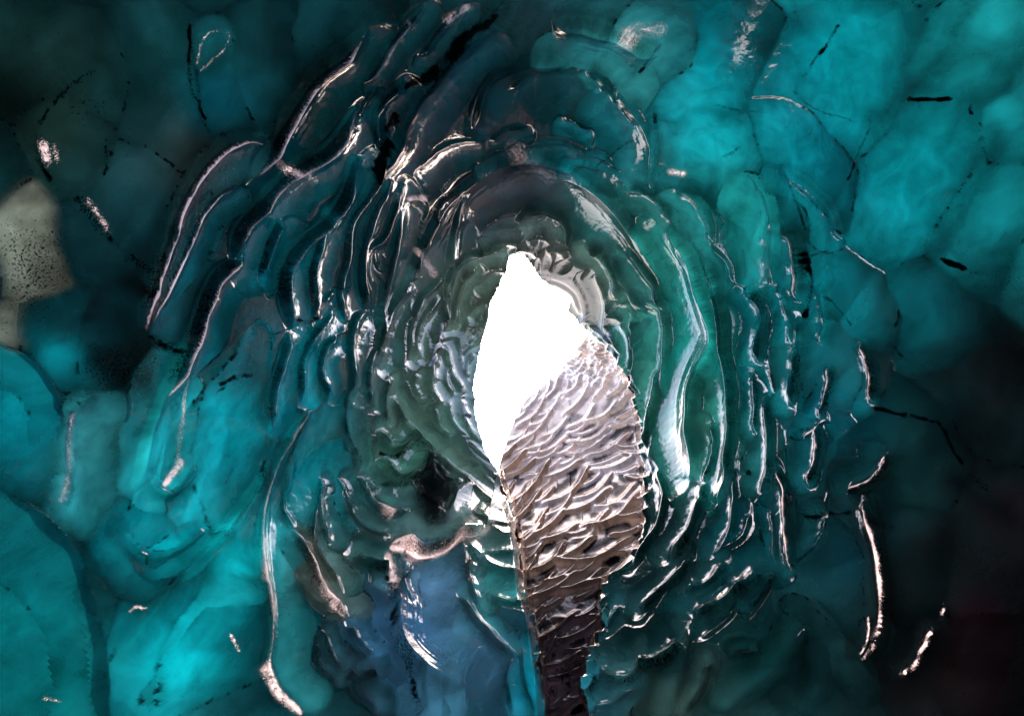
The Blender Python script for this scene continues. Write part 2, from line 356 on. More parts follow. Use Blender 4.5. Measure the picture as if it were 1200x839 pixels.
xn = X + (fbm(X / 34, Y / 34, 11, 2) - .5) * 9; yn = Y + (fbm(X / 34, Y / 34, 21, 2) - .5) * 9
cells = []
def spine_key(idx, w, sp):
    x0, y0 = sp.min(0) - 2.2 * w; x1, y1 = sp.max(0) + 2.2 * w
    m = np.nonzero((X > x0) & (X < x1) & (Y > y0) & (Y < y1))
    if len(m[0]) == 0: return
    d, _, _ = seg_dist(xn[m], yn[m], sp)
    k = d / w
    a = K1[m]; b = K2[m]; i = ID[m]
    new = k < a
    K2[m] = np.where(new, a, np.minimum(b, k)); K1[m] = np.where(new, k, a); ID[m] = np.where(new, idx, i)
frost_glint = np.zeros(X.shape, np.float32)  # frosted rims plus pale glints painted along crests
for ri, (w, amp, p, sg, kind) in enumerate(ridges):
    s_ = inward(p, sg)
    x0, y0 = p.min(0) - 1.3 * w; x1, y1 = p.max(0) + 1.3 * w
    m = np.nonzero((X > x0) & (X < x1) & (Y > y0) & (Y < y1))
    if len(m[0]) == 0: cells.append((0, 0)); continue
    px, py = xn[m], yn[m]
    if w > 60 or kind == 1: px = X[m] * .75 + xn[m] * .25; py = Y[m] * .75 + yn[m] * .25
    d, sd, t = seg_dist(px, py, p)
    ins = sd * s_ > 0
    wt = w * (.75 + .5 * fbm(t * 5 + ri, d * 0 + ri * 3.1, 5, 2))
    end = np.clip(np.sin(math.pi * np.clip(t, .0, 1)) * 2.2, 0, 1) ** .7
    ds = np.where(ins, d, -d)
    q = np.clip(ds / wt, 0, 1)
    stri = (fbm(d / 3.0 + 7 * ri, t * 3 + ri, 31, 2) - .5) * .10 * np.exp(-((q - .3) / .25)**2)
    prof = .62 * (1 - q)**2 + .38 * np.exp(-q * 3.6) + stri
    val = amp * (1.25 if kind == 0 or amp < .2 else 1.7 if w < 40 else 1.35 if w < 52 else 1.0) * wt * prof * end * (1 - np.clip((q - .9) * 10, 0, 1))
    val = val * sstep(-1.8, 2.2, ds)
    H[m] = np.maximum(H[m], val)
    RD[m] = np.maximum(RD[m], np.where((ds < 1.4) & (t > .02) & (t < .98), np.exp(-np.maximum(-ds, 0) / (3.4 + w * .17)) * min(1, amp * 3.4) * end, 0))  # crease mask: painted shade below each crest, also places silt
    fk = FROST_GLINTS.get((int(RIDGES[ri][2][0][0]), int(RIDGES[ri][2][0][1]))) if ri < len(RIDGES) else None
    if fk:
        fw = w * .42 * fk[1]
        fv = fk[0] * (np.exp(-((ds - 3.2) / 1.5)**2) * (.35 + 1.0 * vnoise(t * 14, t * 0 + ri, 41)) + .5 * sstep(.2, .6, fk[1]) * np.exp(-ds / (fw + 1)) * (ds > 2) * (.3 + 1.2 * fbm(ds / 2.2 + ri * 9, t * 7, 163, 2))) * end
        frost_glint[m] = np.maximum(frost_glint[m], fv)
    dd = np.gradient(p, axis=0); dd /= np.hypot(*dd.T)[:, None] + 1e-9
    sp = p + np.c_[dd[:, 1], -dd[:, 0]] * s_ * w * .5
    cells.append(tuple(sp[len(sp) // 2])); spine_key(ri, w * .55, sp)
for w, p in PANELS:
    cells.append(tuple(np.mean(p, 0))); spine_key(len(cells) - 1, w, np.array(p, float))
far_cell = len(cells); cells.append((600, -400))
ID[ID < 0] = far_cell
CC = np.array(cells)
# shallow bowls of the panels and cells
bowl = np.clip(K1, 0, 1.2)**2
cw = np.array([r[0] for r in ridges] + [p[0] * .5 for p in PANELS] + [40.])
fid_kind = np.array([1.] * len(ridges) + [.9] * (len(PANELS) + 1))
H += (bowl * np.minimum(cw[ID], 40) * (.05 + .11 * sstep(1000, 600, RGf) * (fid_kind[ID]))).astype(np.float32)
# ripples of the slope beyond the buttress: curved crests running up to the right
sx = X - 650; sy = Y - 590
ca, sa = math.cos(R(-33)), math.sin(R(-33))
us = sx * ca + sy * sa; vs = -sx * sa + sy * ca - (sx * ca + sy * sa)**2 * .0016
per = 8 + 15 * sstep(420, 640, Y)
rs = np.zeros(X.shape, np.float32)
slope_best = np.zeros(X.shape, np.float32)
mslope = np.nonzero(inslope | (inside(X, Y, [(x + (8 if x > 650 else 0), y) for x, y in SLOPE])))
rip = []
for k in range(900):
    x = random.uniform(575, 765); y = random.uniform(375, 850)
    w = (5.0 + 11.0 * min(1, max(0, (y - 400) / 200))) * random.uniform(.7, 1.3)
    if rip and min(math.hypot((x - a) * .45 + (y - b) * .1, (y - b) + (x - a) * .5) / (w + c) for a, b, c in rip) < .38: continue
    rip.append((x, y, w))
mx, my = X[mslope], Y[mslope]; hs = np.zeros(mx.shape, np.float32)
for x, y, w in rip:
    ang = R(-24 - 14 * (700 - x) / 100 + random.uniform(-9, 9) - 40 * min(1, max(0, (500 - y) / 60)))
    L = w * random.uniform(1.8, 3.2); bend = random.uniform(.2, .42)
    pts = [(x + t * L * math.cos(ang) + (1 - t * t) * L * bend * -math.sin(ang) * 1.0, y + t * L * math.sin(ang) + (1 - t * t) * L * bend * math.cos(ang)) for t in np.linspace(-1, 1, 7)]
    p = np.array(pts); m = np.nonzero((mx > p[:, 0].min() - w * 1.5) & (mx < p[:, 0].max() + w * 1.5) & (my > p[:, 1].min() - w * 1.5) & (my < p[:, 1].max() + w * 1.5))
    if len(m[0]) == 0: continue
    d, sd, t = seg_dist(mx[m], my[m], p); s_ = inward(p, 1)
    q = np.clip(d / (w * 1.25), 0, 1)
    ds = np.where(sd * s_ > 0, d, -d); q = np.clip(ds / (w * 1.25), 0, 1)
    v = sstep(-1, 1.6, ds) * (w * (.78 + .5 * sstep(500, 430, y)) * (.5 * (1 - q)**2 + .5 * np.exp(-q * 4) * (1 - q))) * np.clip(np.sin(math.pi * t) * 2, 0, 1)**.7
    hs[m] = np.maximum(hs[m], v)
H[mslope] = np.maximum(H[mslope] * .3, hs)
H = blur(H, 1, 2)
H += (inslope * sstep(470, 420, Y) * (fbm(X / 9 + Y / 30, Y / 6, 53, 3) - .5) * 9).astype(np.float32)
H += ((fbm(X / 9, Y / 9, 51, 3) - .5) * .8 * sstep(60, 300, RGf)).astype(np.float32)
# radius of the throat and the chamber
_g = np.arange(20, 2000, 2.); _p = .30 + .45 * (1 - sstep(130, 205, _g)) + .18 * (1 - sstep(60, 115, _g)) + .16 * sstep(360, 520, _g); _l = np.cumsum(_p * 2 / _g); _l -= np.interp(230, _g, _l)
RADP = (_g, np.exp(_l))
rad = 1.5 * np.interp(RGf, *RADP) * (1 + .05 * (fbm(X / 210, Y / 210, 61, 2) - .5))
d, sd, t = seg_dist(X, Y, BUTTRESS)
sid = np.where(sd > 0, 1, -1)
left = (xj < np.interp(Y, [p[1] for p in BUTTRESS], [p[0] for p in BUTTRESS])) & (Y > 556)
fall = np.exp(-d / 150) * sstep(557, 660, Y)
rad = rad * np.where(left, 1 - .13 * fall * sstep(0, 14, d + 4), 1.0)
deep = sstep(-2, 6, np.where(inslope, d, -d)) if False else 0
dS, _, _ = seg_dist(X, Y, SLOPE + [SLOPE[0]])
rad = rad * (1 + (.12 + .14 * sstep(330, 700, Y) + np.clip((RGf / 250)**-.15 - 1, 0, 1)) * np.where(inslope, sstep(0, 5, dS), 0))
_a = np.arctan2(Y - CY, X - CX) - math.atan2(150 - 405, 830 - 612); _a = (_a + math.pi) % (2 * math.pi) - math.pi
rad = rad * (1 + .28 * sstep(170, 430, RGf) * np.exp(-(_a / .55)**2))
_a = np.arctan2(Y - CY, X - CX) - math.atan2(560 - 405, 350 - 612); _a = (_a + math.pi) % (2 * math.pi) - math.pi
rad = rad * (1 + .16 * sstep(170, 400, RGf) * np.exp(-(_a / .3)**2))
_a = np.arctan2(Y - CY, X - CX) + .15; _a = (_a + math.pi) % (2 * math.pi) - math.pi
rad = rad * (1 + .13 * sstep(110, 270, RGf) * np.exp(-(_a / .75)**2))
for _t0, _wd, _g1 in ((-1.15, .7, .16), (2.35, .45, .17)):
    _a = np.arctan2(Y - CY, X - CX) - _t0; _a = (_a + math.pi) % (2 * math.pi) - math.pi
    rad = rad * (1 + _g1 * sstep(95, 265, RGf) * np.exp(-(_a / _wd)**2))
rad = rad * (1 + .04 * (vnoise(X / 170, Y / 170, 71) - .5))
Zd = F * rad / RGf
RP = RGf - H
dxp = (CX - 600 + RP * np.cos(TH)); dyp = -(CY - 419.5 + RP * np.sin(TH))
P = np.stack([dxp / F * Zd, dyp / F * Zd, -Zd], -1).reshape(-1, 3)
PW = P @ CM[:3, :3].T + CM[:3, 3]
# ------------------------------------------------------------------ colour of the ice per lobe
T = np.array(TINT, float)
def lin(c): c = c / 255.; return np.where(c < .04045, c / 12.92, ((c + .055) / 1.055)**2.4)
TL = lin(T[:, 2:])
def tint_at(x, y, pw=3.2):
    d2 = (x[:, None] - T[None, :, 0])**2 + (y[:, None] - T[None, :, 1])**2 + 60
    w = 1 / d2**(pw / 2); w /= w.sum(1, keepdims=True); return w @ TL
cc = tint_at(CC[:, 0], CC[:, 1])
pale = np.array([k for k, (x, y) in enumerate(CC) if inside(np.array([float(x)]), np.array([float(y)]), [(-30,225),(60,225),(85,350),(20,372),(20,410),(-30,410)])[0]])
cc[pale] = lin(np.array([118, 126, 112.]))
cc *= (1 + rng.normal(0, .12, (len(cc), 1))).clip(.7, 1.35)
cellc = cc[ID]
# broad drift of the painted tones, sampled coarsely then mixed with the lobe's own colour
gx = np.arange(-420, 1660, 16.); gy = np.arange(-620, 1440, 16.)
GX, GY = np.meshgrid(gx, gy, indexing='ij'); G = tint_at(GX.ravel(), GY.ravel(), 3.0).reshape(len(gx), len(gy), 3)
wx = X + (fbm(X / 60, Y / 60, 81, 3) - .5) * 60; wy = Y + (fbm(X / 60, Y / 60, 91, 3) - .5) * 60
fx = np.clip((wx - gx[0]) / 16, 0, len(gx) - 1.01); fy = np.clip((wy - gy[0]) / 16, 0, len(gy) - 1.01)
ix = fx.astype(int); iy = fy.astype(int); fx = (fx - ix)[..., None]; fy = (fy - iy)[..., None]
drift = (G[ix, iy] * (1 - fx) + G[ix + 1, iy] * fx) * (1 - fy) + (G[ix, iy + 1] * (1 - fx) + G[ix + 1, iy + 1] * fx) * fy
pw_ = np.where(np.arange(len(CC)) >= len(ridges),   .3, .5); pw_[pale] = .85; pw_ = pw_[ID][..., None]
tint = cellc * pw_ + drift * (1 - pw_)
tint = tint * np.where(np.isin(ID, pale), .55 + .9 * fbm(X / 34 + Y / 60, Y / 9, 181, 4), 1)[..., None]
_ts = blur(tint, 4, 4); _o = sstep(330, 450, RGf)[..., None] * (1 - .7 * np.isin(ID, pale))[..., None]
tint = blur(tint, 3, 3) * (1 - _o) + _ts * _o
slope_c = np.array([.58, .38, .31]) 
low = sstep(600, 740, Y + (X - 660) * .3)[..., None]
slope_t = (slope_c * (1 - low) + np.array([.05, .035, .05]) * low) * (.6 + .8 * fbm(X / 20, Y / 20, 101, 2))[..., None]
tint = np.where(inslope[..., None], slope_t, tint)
hollow = np.zeros(X.shape, np.float32); hollow[mslope] = 1 - np.clip(hs / 3.0, 0, 1)
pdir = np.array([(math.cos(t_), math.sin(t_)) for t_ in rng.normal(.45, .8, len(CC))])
side_shade = np.clip(((X - CC[ID, 0]) * pdir[ID, 0] + (Y - CC[ID, 1]) * pdir[ID, 1]) / np.maximum(cw[ID] * 2.2, 8), -1, 1) * (ID >= len(ridges))  # shade painted from one side of each panel to the other
side_shade2 = blur(side_shade, 2, 2)
relief_shade = (1.22 - .62 * np.clip(bowl, 0, 1.1))                       # painted relief shade: lighter in the hollows, darker towards the ribs between
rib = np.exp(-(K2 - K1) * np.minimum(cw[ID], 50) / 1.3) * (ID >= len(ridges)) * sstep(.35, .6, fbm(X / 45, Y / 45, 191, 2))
relief_shade = blur(relief_shade, 3, 3) * (1 - .5 * blur(rib, 1, 1)) * (1 - .38 * side_shade2) * (1 - .80 * np.clip(blur(RD, 1, 1), 0, 1))  # panel-side and crease shade painted in as well
tint = tint * np.where(inslope, 1, relief_shade)[..., None]
# silt, and darkened slope hollows
dirt = .4 * RD**2 * (.15 + .8 * sstep(.45, .62, fbm(X / 7, Y / 7, 111, 3)) * sstep(.4, .6, vnoise(X / 60, Y / 60, 113)))
edge = np.exp(-(K2 - K1) * np.minimum(cw[ID], 50) / 2.2)
dirt = np.maximum(dirt * sstep(150, 260, RGf), edge * .9 * sstep(.52, .62, fbm(X / 6, Y / 6, 121, 3)) * sstep(.45, .6, vnoise(X / 90, Y / 90, 7)) * sstep(150, 300, RGf))
spk2 = np.minimum(RD**2, 1) * 1.0 * sstep(.35, .65, fbm(X / 40, Y / 40, 151, 2)) * sstep(200, 280, RGf)
for w, st, p in SEAMS:
    p = smooth_pts(p, 1); x0, y0 = p.min(0) - 3 * w; x1, y1 = p.max(0) + 3 * w
    m = np.nonzero((X > x0) & (X < x1) & (Y > y0) & (Y < y1))
    d, _, t = seg_dist(xn[m], yn[m], p)
    nz = fbm(X[m] / 5, Y[m] / 5, 131, 3)
    if w >= 9:
        tint[m] = tint[m] * (1 - .62 * np.minimum(st, 1) * np.exp(-(d / w)**2) * (.6 + .6 * nz))[:, None]
        continue
    spk2[m] = np.maximum(spk2[m], 1.0 * np.exp(-(d / (w * 1.2))**2) * sstep(.3, .6, vnoise(X[m] / 26, Y[m] / 26, 23)))
    if st < 1.35: st *= .55
    w = w * (.35 + .5 * fbm(t * 9 + x0, d * 0, 17, 2)); st = st * (.35 + 1.0 * sstep(.35, .65, vnoise(X[m] / 22, Y[m] / 22, 19)))
    dirt[m] = np.maximum(dirt[m], st * np.exp(-(d / w)**2) * (.45 + .6 * sstep(.3, .65, nz)))
for w, st, p in FROST:
    p = smooth_pts(p, 1); x0, y0 = p.min(0) - 3 * w; x1, y1 = p.max(0) + 3 * w
    m = np.nonzero((X > x0) & (X < x1) & (Y > y0) & (Y < y1))
    d, _, t = seg_dist(xn[m], yn[m], p)
    frost_glint[m] = np.maximum(frost_glint[m], st * np.exp(-(d / (w * .72))**2) * (.35 + 1.1 * (fbm(d / 2.5 + x0, t * 6, 161, 2))))
speck = np.zeros_like(dirt)
for x, y, a, b, st in SPECKS:
    e = ((X - x) / a)**2 + ((Y - y) / b)**2
    speck = np.maximum(speck, st * np.exp(-e * .9))
speck = np.maximum(speck, spk2); speck = np.maximum(speck, .22 + 0 * speck) * sstep(120, 240, RGf) + speck * (1 - sstep(120, 240, RGf))
dirt = np.maximum(dirt, .75 * np.exp(-(((X - 508) / 26)**2 + ((Y - 580) / 50)**2)**2) * (.5 + fbm(X / 9, Y / 9, 171, 3)))
dirt = np.maximum(dirt, np.where(inslope, hollow * sstep(420, 560, Y + (X - 640) * .5) * .9 * sstep(.3, .6, fbm(X / 16, Y / 16, 141, 2)), 0))  # hollows between the slope ripples darkened in broken patches
dirt = np.clip(dirt, 0, 1.2)
# ------------------------------------------------------------------ materials
def nt(m): m.use_nodes = True; n = m.node_tree; n.nodes.clear(); return n
def ice_material(name, trans=.62, rough=.095, bump=.35, gl=(1, .9, .87), scale=1.0, ior=1.42):
    m = bpy.data.materials.new(name); n = nt(m); N = n.nodes; K = n.links
    out = N.new('ShaderNodeOutputMaterial'); tc = N.new('ShaderNodeTexCoord')
    at = N.new('ShaderNodeAttribute'); at.attribute_name = 'tint'
    ad = N.new('ShaderNodeAttribute'); ad.attribute_name = 'silt'
    asp = N.new('ShaderNodeAttribute'); asp.attribute_name = 'speck'
    # clouds of bubbles in the ice
    n1 = N.new('ShaderNodeTexNoise'); n1.inputs['Scale'].default_value = 2.2 * scale; n1.inputs['Detail'].default_value = 7; n1.inputs['Distortion'].default_value = .5
    K.new(tc.outputs['Object'], n1.inputs['Vector'])
    r1 = N.new('ShaderNodeMapRange'); r1.inputs[1].default_value = .3; r1.inputs[2].default_value = .7; r1.inputs[3].default_value = .62; r1.inputs[4].default_value = 1.4
    K.new(n1.outputs['Fac'], r1.inputs[0])
    mul = N.new('ShaderNodeVectorMath'); mul.operation = 'SCALE'; K.new(at.outputs['Color'], mul.inputs[0]); K.new(r1.outputs[0], mul.inputs['Scale'])
    # pale frosted crust and painted rim glints, broken up by fine grain
    af = N.new('ShaderNodeAttribute'); af.attribute_name = 'frost_glint'
    fn = N.new('ShaderNodeTexNoise'); fn.inputs['Scale'].default_value = 190; fn.inputs['Detail'].default_value = 4; K.new(tc.outputs['Object'], fn.inputs['Vector'])
    fa = N.new('ShaderNodeMath'); fa.operation = 'MULTIPLY_ADD'; K.new(af.outputs['Fac'], fa.inputs[0]); fa.inputs[1].default_value = .5; K.new(fn.outputs['Fac'], fa.inputs[2])
    fr_ = N.new('ShaderNodeMapRange'); fr_.inputs[1].default_value = .68; fr_.inputs[2].default_value = .98; K.new(fa.outputs[0], fr_.inputs[0])
    fg = N.new('ShaderNodeMath'); fg.operation = 'MULTIPLY'; fg.use_clamp = True; K.new(af.outputs['Fac'], fg.inputs[0]); fg.inputs[1].default_value = 5
    fz = N.new('ShaderNodeMath'); fz.operation = 'MULTIPLY'; K.new(fr_.outputs[0], fz.inputs[0]); K.new(fg.outputs[0], fz.inputs[1])
    sk = N.new('ShaderNodeTexNoise'); sk.inputs['Scale'].default_value = 5; sk.inputs['Detail'].default_value = 6; sk.inputs['Distortion'].default_value = .9; K.new(tc.outputs['Object'], sk.inputs['Vector'])
    skr = N.new('ShaderNodeMapRange'); skr.inputs[1].default_value = .3; skr.inputs[2].default_value = .7; skr.inputs[3].default_value = .72; skr.inputs[4].default_value = 1.3; K.new(sk.outputs['Fac'], skr.inputs[0])
    mul2 = N.new('ShaderNodeVectorMath'); mul2.operation = 'SCALE'; K.new(mul.outputs[0], mul2.inputs[0]); K.new(skr.outputs[0], mul2.inputs['Scale'])
    fmx = N.new('ShaderNodeMix'); fmx.data_type = 'RGBA'; K.new(fz.outputs[0], fmx.inputs['Factor']); K.new(mul2.outputs[0], fmx.inputs['A']); fmx.inputs['B'].default_value = (.30, .215, .21, 1)
    mul = fmx; MO = fmx.outputs['Result']
    # grit: small dark grains, dense where the speck attribute is high
    vo = N.new('ShaderNodeTexNoise'); vo.inputs['Scale'].default_value = 125 * scale; vo.inputs['Detail'].default_value = 3
    K.new(tc.outputs['Object'], vo.inputs['Vector'])
    th_ = N.new('ShaderNodeMath'); th_.operation = 'MULTIPLY_ADD'; K.new(asp.outputs['Fac'], th_.inputs[0]); th_.inputs[1].default_value = .24; K.new(vo.outputs['Fac'], th_.inputs[2])
    gr = N.new('ShaderNodeMapRange'); gr.inputs[1].default_value = .735; gr.inputs[2].default_value = .785; K.new(th_.outputs[0], gr.inputs[0])
    dn = N.new('ShaderNodeMath'); dn.operation = 'MULTIPLY_ADD'; K.new(vo.outputs['Fac'], dn.inputs[0]); dn.inputs[1].default_value = .9; dn.inputs[2].default_value = -.45
    ds = N.new('ShaderNodeMath'); ds.operation = 'ADD'; K.new(ad.outputs['Fac'], ds.inputs[0]); K.new(dn.outputs[0], ds.inputs[1])
    dr = N.new('ShaderNodeMapRange'); dr.inputs[1].default_value = .22; dr.inputs[2].default_value = .75; K.new(ds.outputs[0], dr.inputs[0])
    mx = N.new('ShaderNodeMath'); mx.operation = 'MAXIMUM'; K.new(gr.outputs[0], mx.inputs[0]); K.new(dr.outputs[0], mx.inputs[1])
    bn = N.new('ShaderNodeTexNoise'); bn.inputs['Scale'].default_value = 14 * scale; bn.inputs['Detail'].default_value = 5; K.new(tc.outputs['Object'], bn.inputs['Vector'])
    bp = N.new('ShaderNodeBump'); bp.inputs['Strength'].default_value = bump; bp.inputs['Distance'].default_value = .012; K.new(bn.outputs['Fac'], bp.inputs['Height'])
    tr = N.new('ShaderNodeBsdfTranslucent'); K.new(MO, tr.inputs['Color']); K.new(bp.outputs[0], tr.inputs['Normal'])
    df = N.new('ShaderNodeBsdfDiffuse'); K.new(MO, df.inputs['Color']); K.new(bp.outputs[0], df.inputs['Normal'])
    m1 = N.new('ShaderNodeMixShader'); m1.inputs[0].default_value = trans; K.new(df.outputs[0], m1.inputs[1]); K.new(tr.outputs[0], m1.inputs[2])
    dk = N.new('ShaderNodeBsdfDiffuse'); dk.inputs['Color'].default_value = (.012, .011, .014, 1)
    m2 = N.new('ShaderNodeMixShader'); K.new(mx.outputs[0], m2.inputs[0]); K.new(m1.outputs[0], m2.inputs[1]); K.new(dk.outputs[0], m2.inputs[2])
    gls = N.new('ShaderNodeBsdfGlossy'); gls.inputs['Color'].default_value = (*gl, 1); gls.inputs['Roughness'].default_value = rough; K.new(bp.outputs[0], gls.inputs['Normal'])
    fr = N.new('ShaderNodeFresnel'); fr.inputs['IOR'].default_value = ior; K.new(bp.outputs[0], fr.inputs['Normal'])
    fm = N.new('ShaderNodeMath'); fm.operation = 'MULTIPLY'; K.new(fr.outputs[0], fm.inputs[0])
    inv = N.new('ShaderNodeMapRange'); inv.inputs[3].default_value = 1; inv.inputs[4].default_value = .12; K.new(mx.outputs[0], inv.inputs[0]); K.new(inv.outputs[0], fm.inputs[1])
    m3 = N.new('ShaderNodeMixShader'); K.new(fm.outputs[0], m3.inputs[0]); K.new(m2.outputs[0], m3.inputs[1]); K.new(gls.outputs[0], m3.inputs[2])
    K.new(m3.outputs[0], out.inputs['Surface'])
    return m
M_ice = ice_material('blue_glacier_ice')
M_slope = ice_material('rippled_pale_ice', trans=.2, rough=.18, bump=.3, scale=.6, ior=1.45, gl=(1, .86, .79))
# ------------------------------------------------------------------ cut the ice into its formations
idx = np.arange(NT * NR).reshape(NT, NR)
nxt = np.roll(idx, -1, 0)
quads = np.stack([idx[:, :-1], nxt[:, :-1], nxt[:, 1:], idx[:, 1:]], -1).reshape(-1, 4)
fid = ID[:, :-1].copy(); fsl = inslope[:, :-1]
# world normals of the undivided surface
P3 = PW.reshape(NT, NR, 3)
du = np.roll(P3, -1, 0) - np.roll(P3, 1, 0)
dv = np.empty_like(P3); dv[:, 1:-1] = P3[:, 2:] - P3[:, :-2]; dv[:, 0] = P3[:, 1] - P3[:, 0]; dv[:, -1] = P3[:, -1] - P3[:, -2]
NRM = np.cross(du, dv); NRM /= np.linalg.norm(NRM, axis=-1, keepdims=True) + 1e-12
toaxis = -P3 + CM[:3, 3]
if (NRM[:, 200] * toaxis[:, 200]).sum() < 0: NRM = -NRM; quads = quads[:, ::-1]
NRM = NRM.reshape(-1, 3)
TI = np.clip(tint.reshape(-1, 3), 0, 1); DI = dirt.ravel(); FR = frost_glint.ravel(); SPK = speck.ravel()
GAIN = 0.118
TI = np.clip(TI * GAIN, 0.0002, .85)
def build(name, faces, mat, origin=None):
    vs, inv = np.unique(faces.ravel(), return_inverse=True)
    v = PW[vs]
    o = np.array(origin if origin is not None else v.mean(0))
    me = bpy.data.meshes.new(name)
    me.vertices.add(len(vs)); me.vertices.foreach_set('co', (v - o).astype(np.float32).ravel())
    nf = len(faces); me.loops.add(nf * 4); me.loops.foreach_set('vertex_index', inv.astype(np.int32))
    me.polygons.add(nf); me.polygons.foreach_set('loop_start', np.arange(0, nf * 4, 4, dtype=np.int32)); me.polygons.foreach_set('loop_total', np.full(nf, 4, np.int32))
    me.update(calc_edges=True); me.polygons.foreach_set('use_smooth', np.ones(nf, bool))
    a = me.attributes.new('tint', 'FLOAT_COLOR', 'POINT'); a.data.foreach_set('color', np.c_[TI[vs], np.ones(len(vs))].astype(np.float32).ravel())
    a = me.attributes.new('silt', 'FLOAT', 'POINT'); a.data.foreach_set('value', DI[vs].astype(np.float32))
    a = me.attributes.new('speck', 'FLOAT', 'POINT'); a.data.foreach_set('value', SPK[vs].astype(np.float32))
    a = me.attributes.new('frost_glint', 'FLOAT', 'POINT'); a.data.foreach_set('value', FR[vs].astype(np.float32))
    me.normals_split_custom_set_from_vertices(NRM[vs].astype(np.float32).tolist())
    me.materials.append(mat)
    ob = bpy.data.objects.new(name, me); col.objects.link(ob); ob.location = o
    return ob
def tag(o, label=None, cat=None, group=None, kind=None):
    for k, v in (('label', label), ('category', cat), ('group', group), ('kind', kind)):
        if v: o[k] = v
# region of each lobe -> formation: (key, name, part name, polygon, label, category)
FORM = [
 ('gravel','gravel_ledge','ledge_lip',[(462,520),(530,530),(560,590),(575,640),(520,665),(455,660),(470,590)],'charcoal gravel ledge with a pale orange lip above the blue ice column','ledge'),
 ('fans','ice_fan_cluster','ice_fan',[(385,505),(440,440),(500,500),(500,560),(480,620),(400,640),(395,560)],'stack of three green fan-shaped ice flakes left of the gravel ledge','ice formation'),
 ('pillar','ice_column','ice_panel',[(448,660),(530,630),(583,545),(660,860),(440,860)],'purple-blue ice column speckled with black grit below the gravel ledge','ice column'),
 ('curl','curled_ice_flake','curl',[(150,140),(310,140),(300,215),(255,300),(185,415),(150,410)],'large curled ice flake with a frosted pinkish rim, standing apart on the dark wall','ice flake'),
 ('blade','slanting_ice_flake','flake_face',[(285,210),(280,180),(370,20),(440,15),(430,85),(340,180)],'long smooth ice blade with one thin pink-white edge slanting up beside the dark wall','ice flake'),
 ('tongue','ice_tongue','tongue_fold',[(195,430),(230,290),(305,290),(290,360),(250,440)],'dark ice tongue with a frosted rim hanging above the bright turquoise wall','ice flake'),
 ('lowlobes','drooping_ice_lobes','ice_lobe',[(285,480),(385,480),(450,660),(460,860),(270,860)],'hanging ice lobes with pale fluted rims left of the blue ice column','ice formation'),
 ('leftthroat','scalloped_ice_flank','ice_scallop',[(255,480),(255,100),(440,60),(500,-80),(600,-80),(560,60),(470,240),(460,440),(430,520)],'teal flank of nested crescent ice scallops left of the white opening','ice wall'),
 ('dome','ice_dome','ice_scallop',[(500,40),(690,40),(790,120),(780,220),(690,195),(600,165),(480,260),(430,240)],'dark rounded ice dome above the arch, streaked with white glints near the top','ice dome'),
 ('rim','ice_collar','ice_scallop',[(440,240),(620,165),(740,230),(740,400),(690,400),(640,330),(600,290),(560,400),(575,560),(620,700),(600,700),(500,560),(440,450)],'grey-green collar of thin ice shells right around the white opening','ice collar'),
 ('arch','ice_arch','ice_scallop',[(600,165),(720,190),(800,240),(830,420),(800,560),(740,560),(735,400),(735,240)],'smooth sea-green arch of ice with a bright outer edge right of the opening','ice arch'),
 ('hook','hooked_ice_ledge','ice_edge',[(985,520),(1060,520),(1060,590),(985,590)],'small hook-shaped ice ledge with a glowing lower edge on the dark right wall','ice ledge'),
 ('flute','hanging_ice_flute','ice_fold',[(1000,590),(1060,590),(1055,795),(1000,795)],'tall dark ice flute ending in a bright pink-white tip low on the right','ice flute'),
 ('shard','ice_shard','ice_edge',[(1050,695),(1125,695),(1110,805),(1045,805)],'small glinting pink ice shard alone in the blackest corner','ice shard'),
 ('rightthroat','scalloped_ice_flank','ice_scallop',[(780,240),(880,190),(960,250),(1040,390),(1040,490),(980,590),(940,680),(820,740),(780,680),(740,600),(800,500)],'turquoise flank of tall ice scallops with broad white-pink edges right of the arch','ice wall'),
 ('lowright','dark_ice_foot','ice_fold',[(650,860),(690,690),(820,640),(960,650),(1030,800),(1040,900),(640,900)],'dark green folded ice at the foot of the passage, right of the rippled slope','ice wall'),
 ('pale','pale_ice_patch','ice_face',[(-30,225),(60,225),(85,350),(20,372),(20,410),(-30,410)],'pale grey patch of dirty ice peppered with black specks on the dark wall','ice patch'),
 ('slab','bright_ice_wall','ice_panel',[(-60,400),(80,440),(170,440),(300,440),(310,560),(120,640),(0,600),(-60,600)],'bright turquoise ice wall with whitish frosty streaks below the dark wall','ice wall'),
 ('boulder','rounded_ice_boulder','ice_face',[(-200,580),(90,600),(140,800),(120,1000),(-200,1000)],'large rounded teal ice boulder bulging from the lower left corner','ice boulder'),
 ('buttress','ice_buttress','ice_face',[(115,1000),(130,760),(320,540),(330,700),(350,1000)],'sloping cyan ice buttress between the corner boulder and the hanging lobes','ice buttress'),
 ('basin','ice_basin','ice_panel',[(60,560),(310,540),(240,650),(130,760),(90,700)],'teal hollow in the ice with small white frosty marks above the buttress','ice hollow'),
]
cell_form = {}
for c, (x, y) in enumerate(CC):
    key = None
    for f in FORM:
        if inside(np.array([float(x)]), np.array([float(y)]), f[3])[0]: key = f[0]; break
    if key is None:
        key = 'ceiling' if (x > 560 and y < 330 + .15 * (x - 600)) else ('darkwall' if x < 600 else 'rightwall')
    cell_form[c] = key
keys = [f[0] for f in FORM] + ['ceiling', 'darkwall', 'rightwall']
kf = np.array([keys.index(cell_form[c]) for c in range(len(CC))])
ff = kf[fid]; ff[fsl] = 99
fidr = fid.ravel(); ffr = ff.ravel()
print('formations', {k: int((ffr == i).sum()) for i, k in enumerate(keys)})
f_slope = quads[ffr == 99]
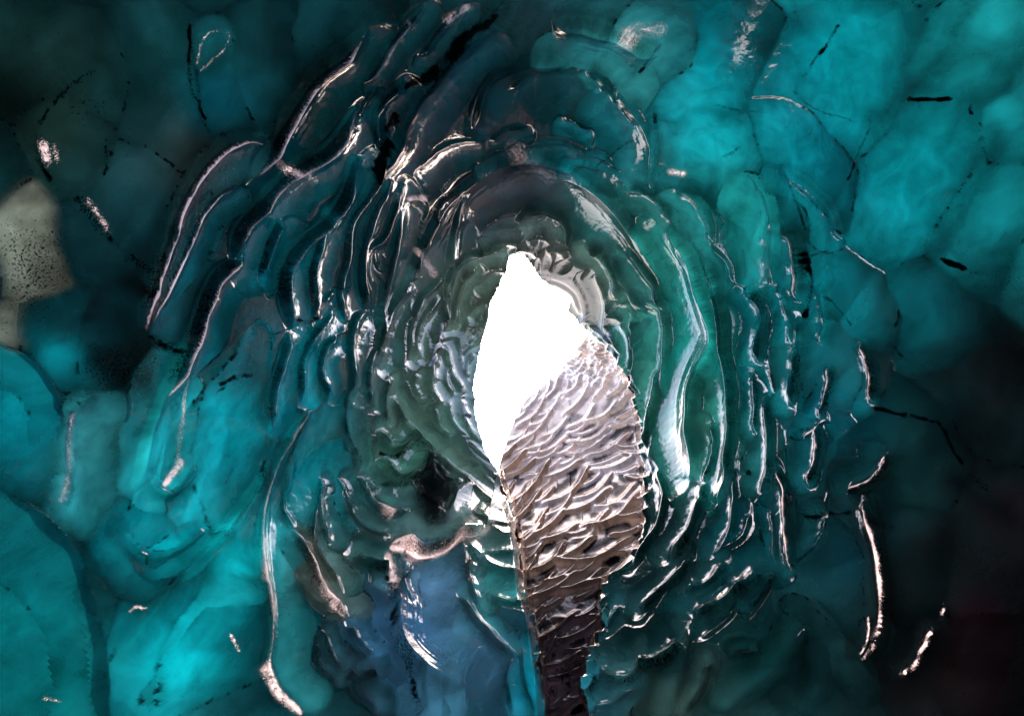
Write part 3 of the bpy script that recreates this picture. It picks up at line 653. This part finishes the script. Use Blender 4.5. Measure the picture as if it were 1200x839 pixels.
o = build('rippled_ice_slope', f_slope, M_slope); tag(o, 'pale peach slope of fine rippled ice running up to the white opening', 'ice slope')
for key, nm, lab in (('ceiling', 'ceiling', 'smooth teal ice ceiling with dark seams'), ('darkwall', 'wall_left', 'dark silty ice wall'), ('rightwall', 'wall_right', 'black shaded ice wall')):
    o = build(nm, quads[ffr == keys.index(key)], M_ice); tag(o, lab, 'cave wall' if 'wall' in nm else 'cave ceiling', kind='structure')
for i, (key, nm, pn, poly, lab, cat) in enumerate(FORM):
    sel = ffr == i
    if not sel.any(): print('EMPTY', key); continue
    cs, cnt = np.unique(fidr[sel], return_counts=True)
    big = [c for c, k in sorted(zip(cs, cnt), key=lambda t: -t[1]) if k > 250][:95]
    org = PW[quads[sel].ravel()].mean(0)
    if len(big) < 2:
        o = build(nm, quads[sel], M_ice, org); tag(o, lab, cat); continue
    e = bpy.data.objects.new(nm, None); col.objects.link(e); e.location = org; e.empty_display_size = .2; tag(e, lab, cat)
    rest = [c for c in cs if c not in big]
    for c in big:
        m = sel & (fidr == c)
        if c == big[0] and rest: m = sel & ((fidr == c) | np.isin(fidr, rest))
        ob = build(pn, quads[m], M_ice); ob.parent = e; ob.location = ob.location - e.location
# ------------------------------------------------------------------ the chamber behind the viewer and an unseen white ground added to bounce daylight
def plain(name, c, rough=.8):
    m = bpy.data.materials.new(name); n = nt(m); N = n.nodes; K = n.links
    out = N.new('ShaderNodeOutputMaterial'); b = N.new('ShaderNodeBsdfPrincipled'); b.inputs['Roughness'].default_value = rough
    tc = N.new('ShaderNodeTexCoord'); no = N.new('ShaderNodeTexNoise'); no.inputs['Scale'].default_value = 3; no.inputs['Detail'].default_value = 8
    cr = N.new('ShaderNodeValToRGB'); cr.color_ramp.elements[0].color = (*[x * .6 for x in c], 1); cr.color_ramp.elements[1].color = (*[min(1, x * 1.3) for x in c], 1)
    K.new(tc.outputs['Object'], no.inputs['Vector']); K.new(no.outputs['Fac'], cr.inputs[0]); K.new(cr.outputs[0], b.inputs['Base Color']); K.new(b.outputs[0], out.inputs['Surface'])
    return m
ring = PW.reshape(NT, NR, 3)[::20, -1]
cr_ = ring.mean(0); back = -np.array(CM[:3, 2]) * -1
rows = [ring]
for k in range(1, 15):
    a = k / 14 * math.pi / 2
    rows.append(cr_ + (ring - cr_) * (math.cos(a) * (1 + .25 * math.sin(2 * a))) + back * 6.0 * math.sin(a))
n = len(ring); vv = np.concatenate(rows) ; fc = []
for k in range(14):
    for i in range(n): fc.append((k * n + i, k * n + (i + 1) % n, (k + 1) * n + (i + 1) % n, (k + 1) * n + i))
me = bpy.data.meshes.new('cave_chamber'); me.from_pydata(vv.tolist(), [], fc); me.update()
me.polygons.foreach_set('use_smooth', np.ones(len(fc), bool)); me.materials.append(plain('dark_cave_ice', (.01, .03, .036), .4))
o = bpy.data.objects.new('wall_back', me); col.objects.link(o); tag(o, 'dark ice wall of the chamber behind the viewer', 'cave wall', kind='structure')
S = 600
me = bpy.data.meshes.new('ground'); me.from_pydata([(-S, -S, 0), (S, -S, 0), (S, S, 0), (-S, S, 0)], [], [(0, 1, 2, 3)]); me.materials.append(plain('bounce_white', (.75, .78, .8), .9))
o = bpy.data.objects.new('bounce_ground', me); col.objects.link(o); o.location = (0, 0, -6.0); tag(o, 'unseen white ground added below the ice to bounce daylight onto it', 'ground', kind='structure')
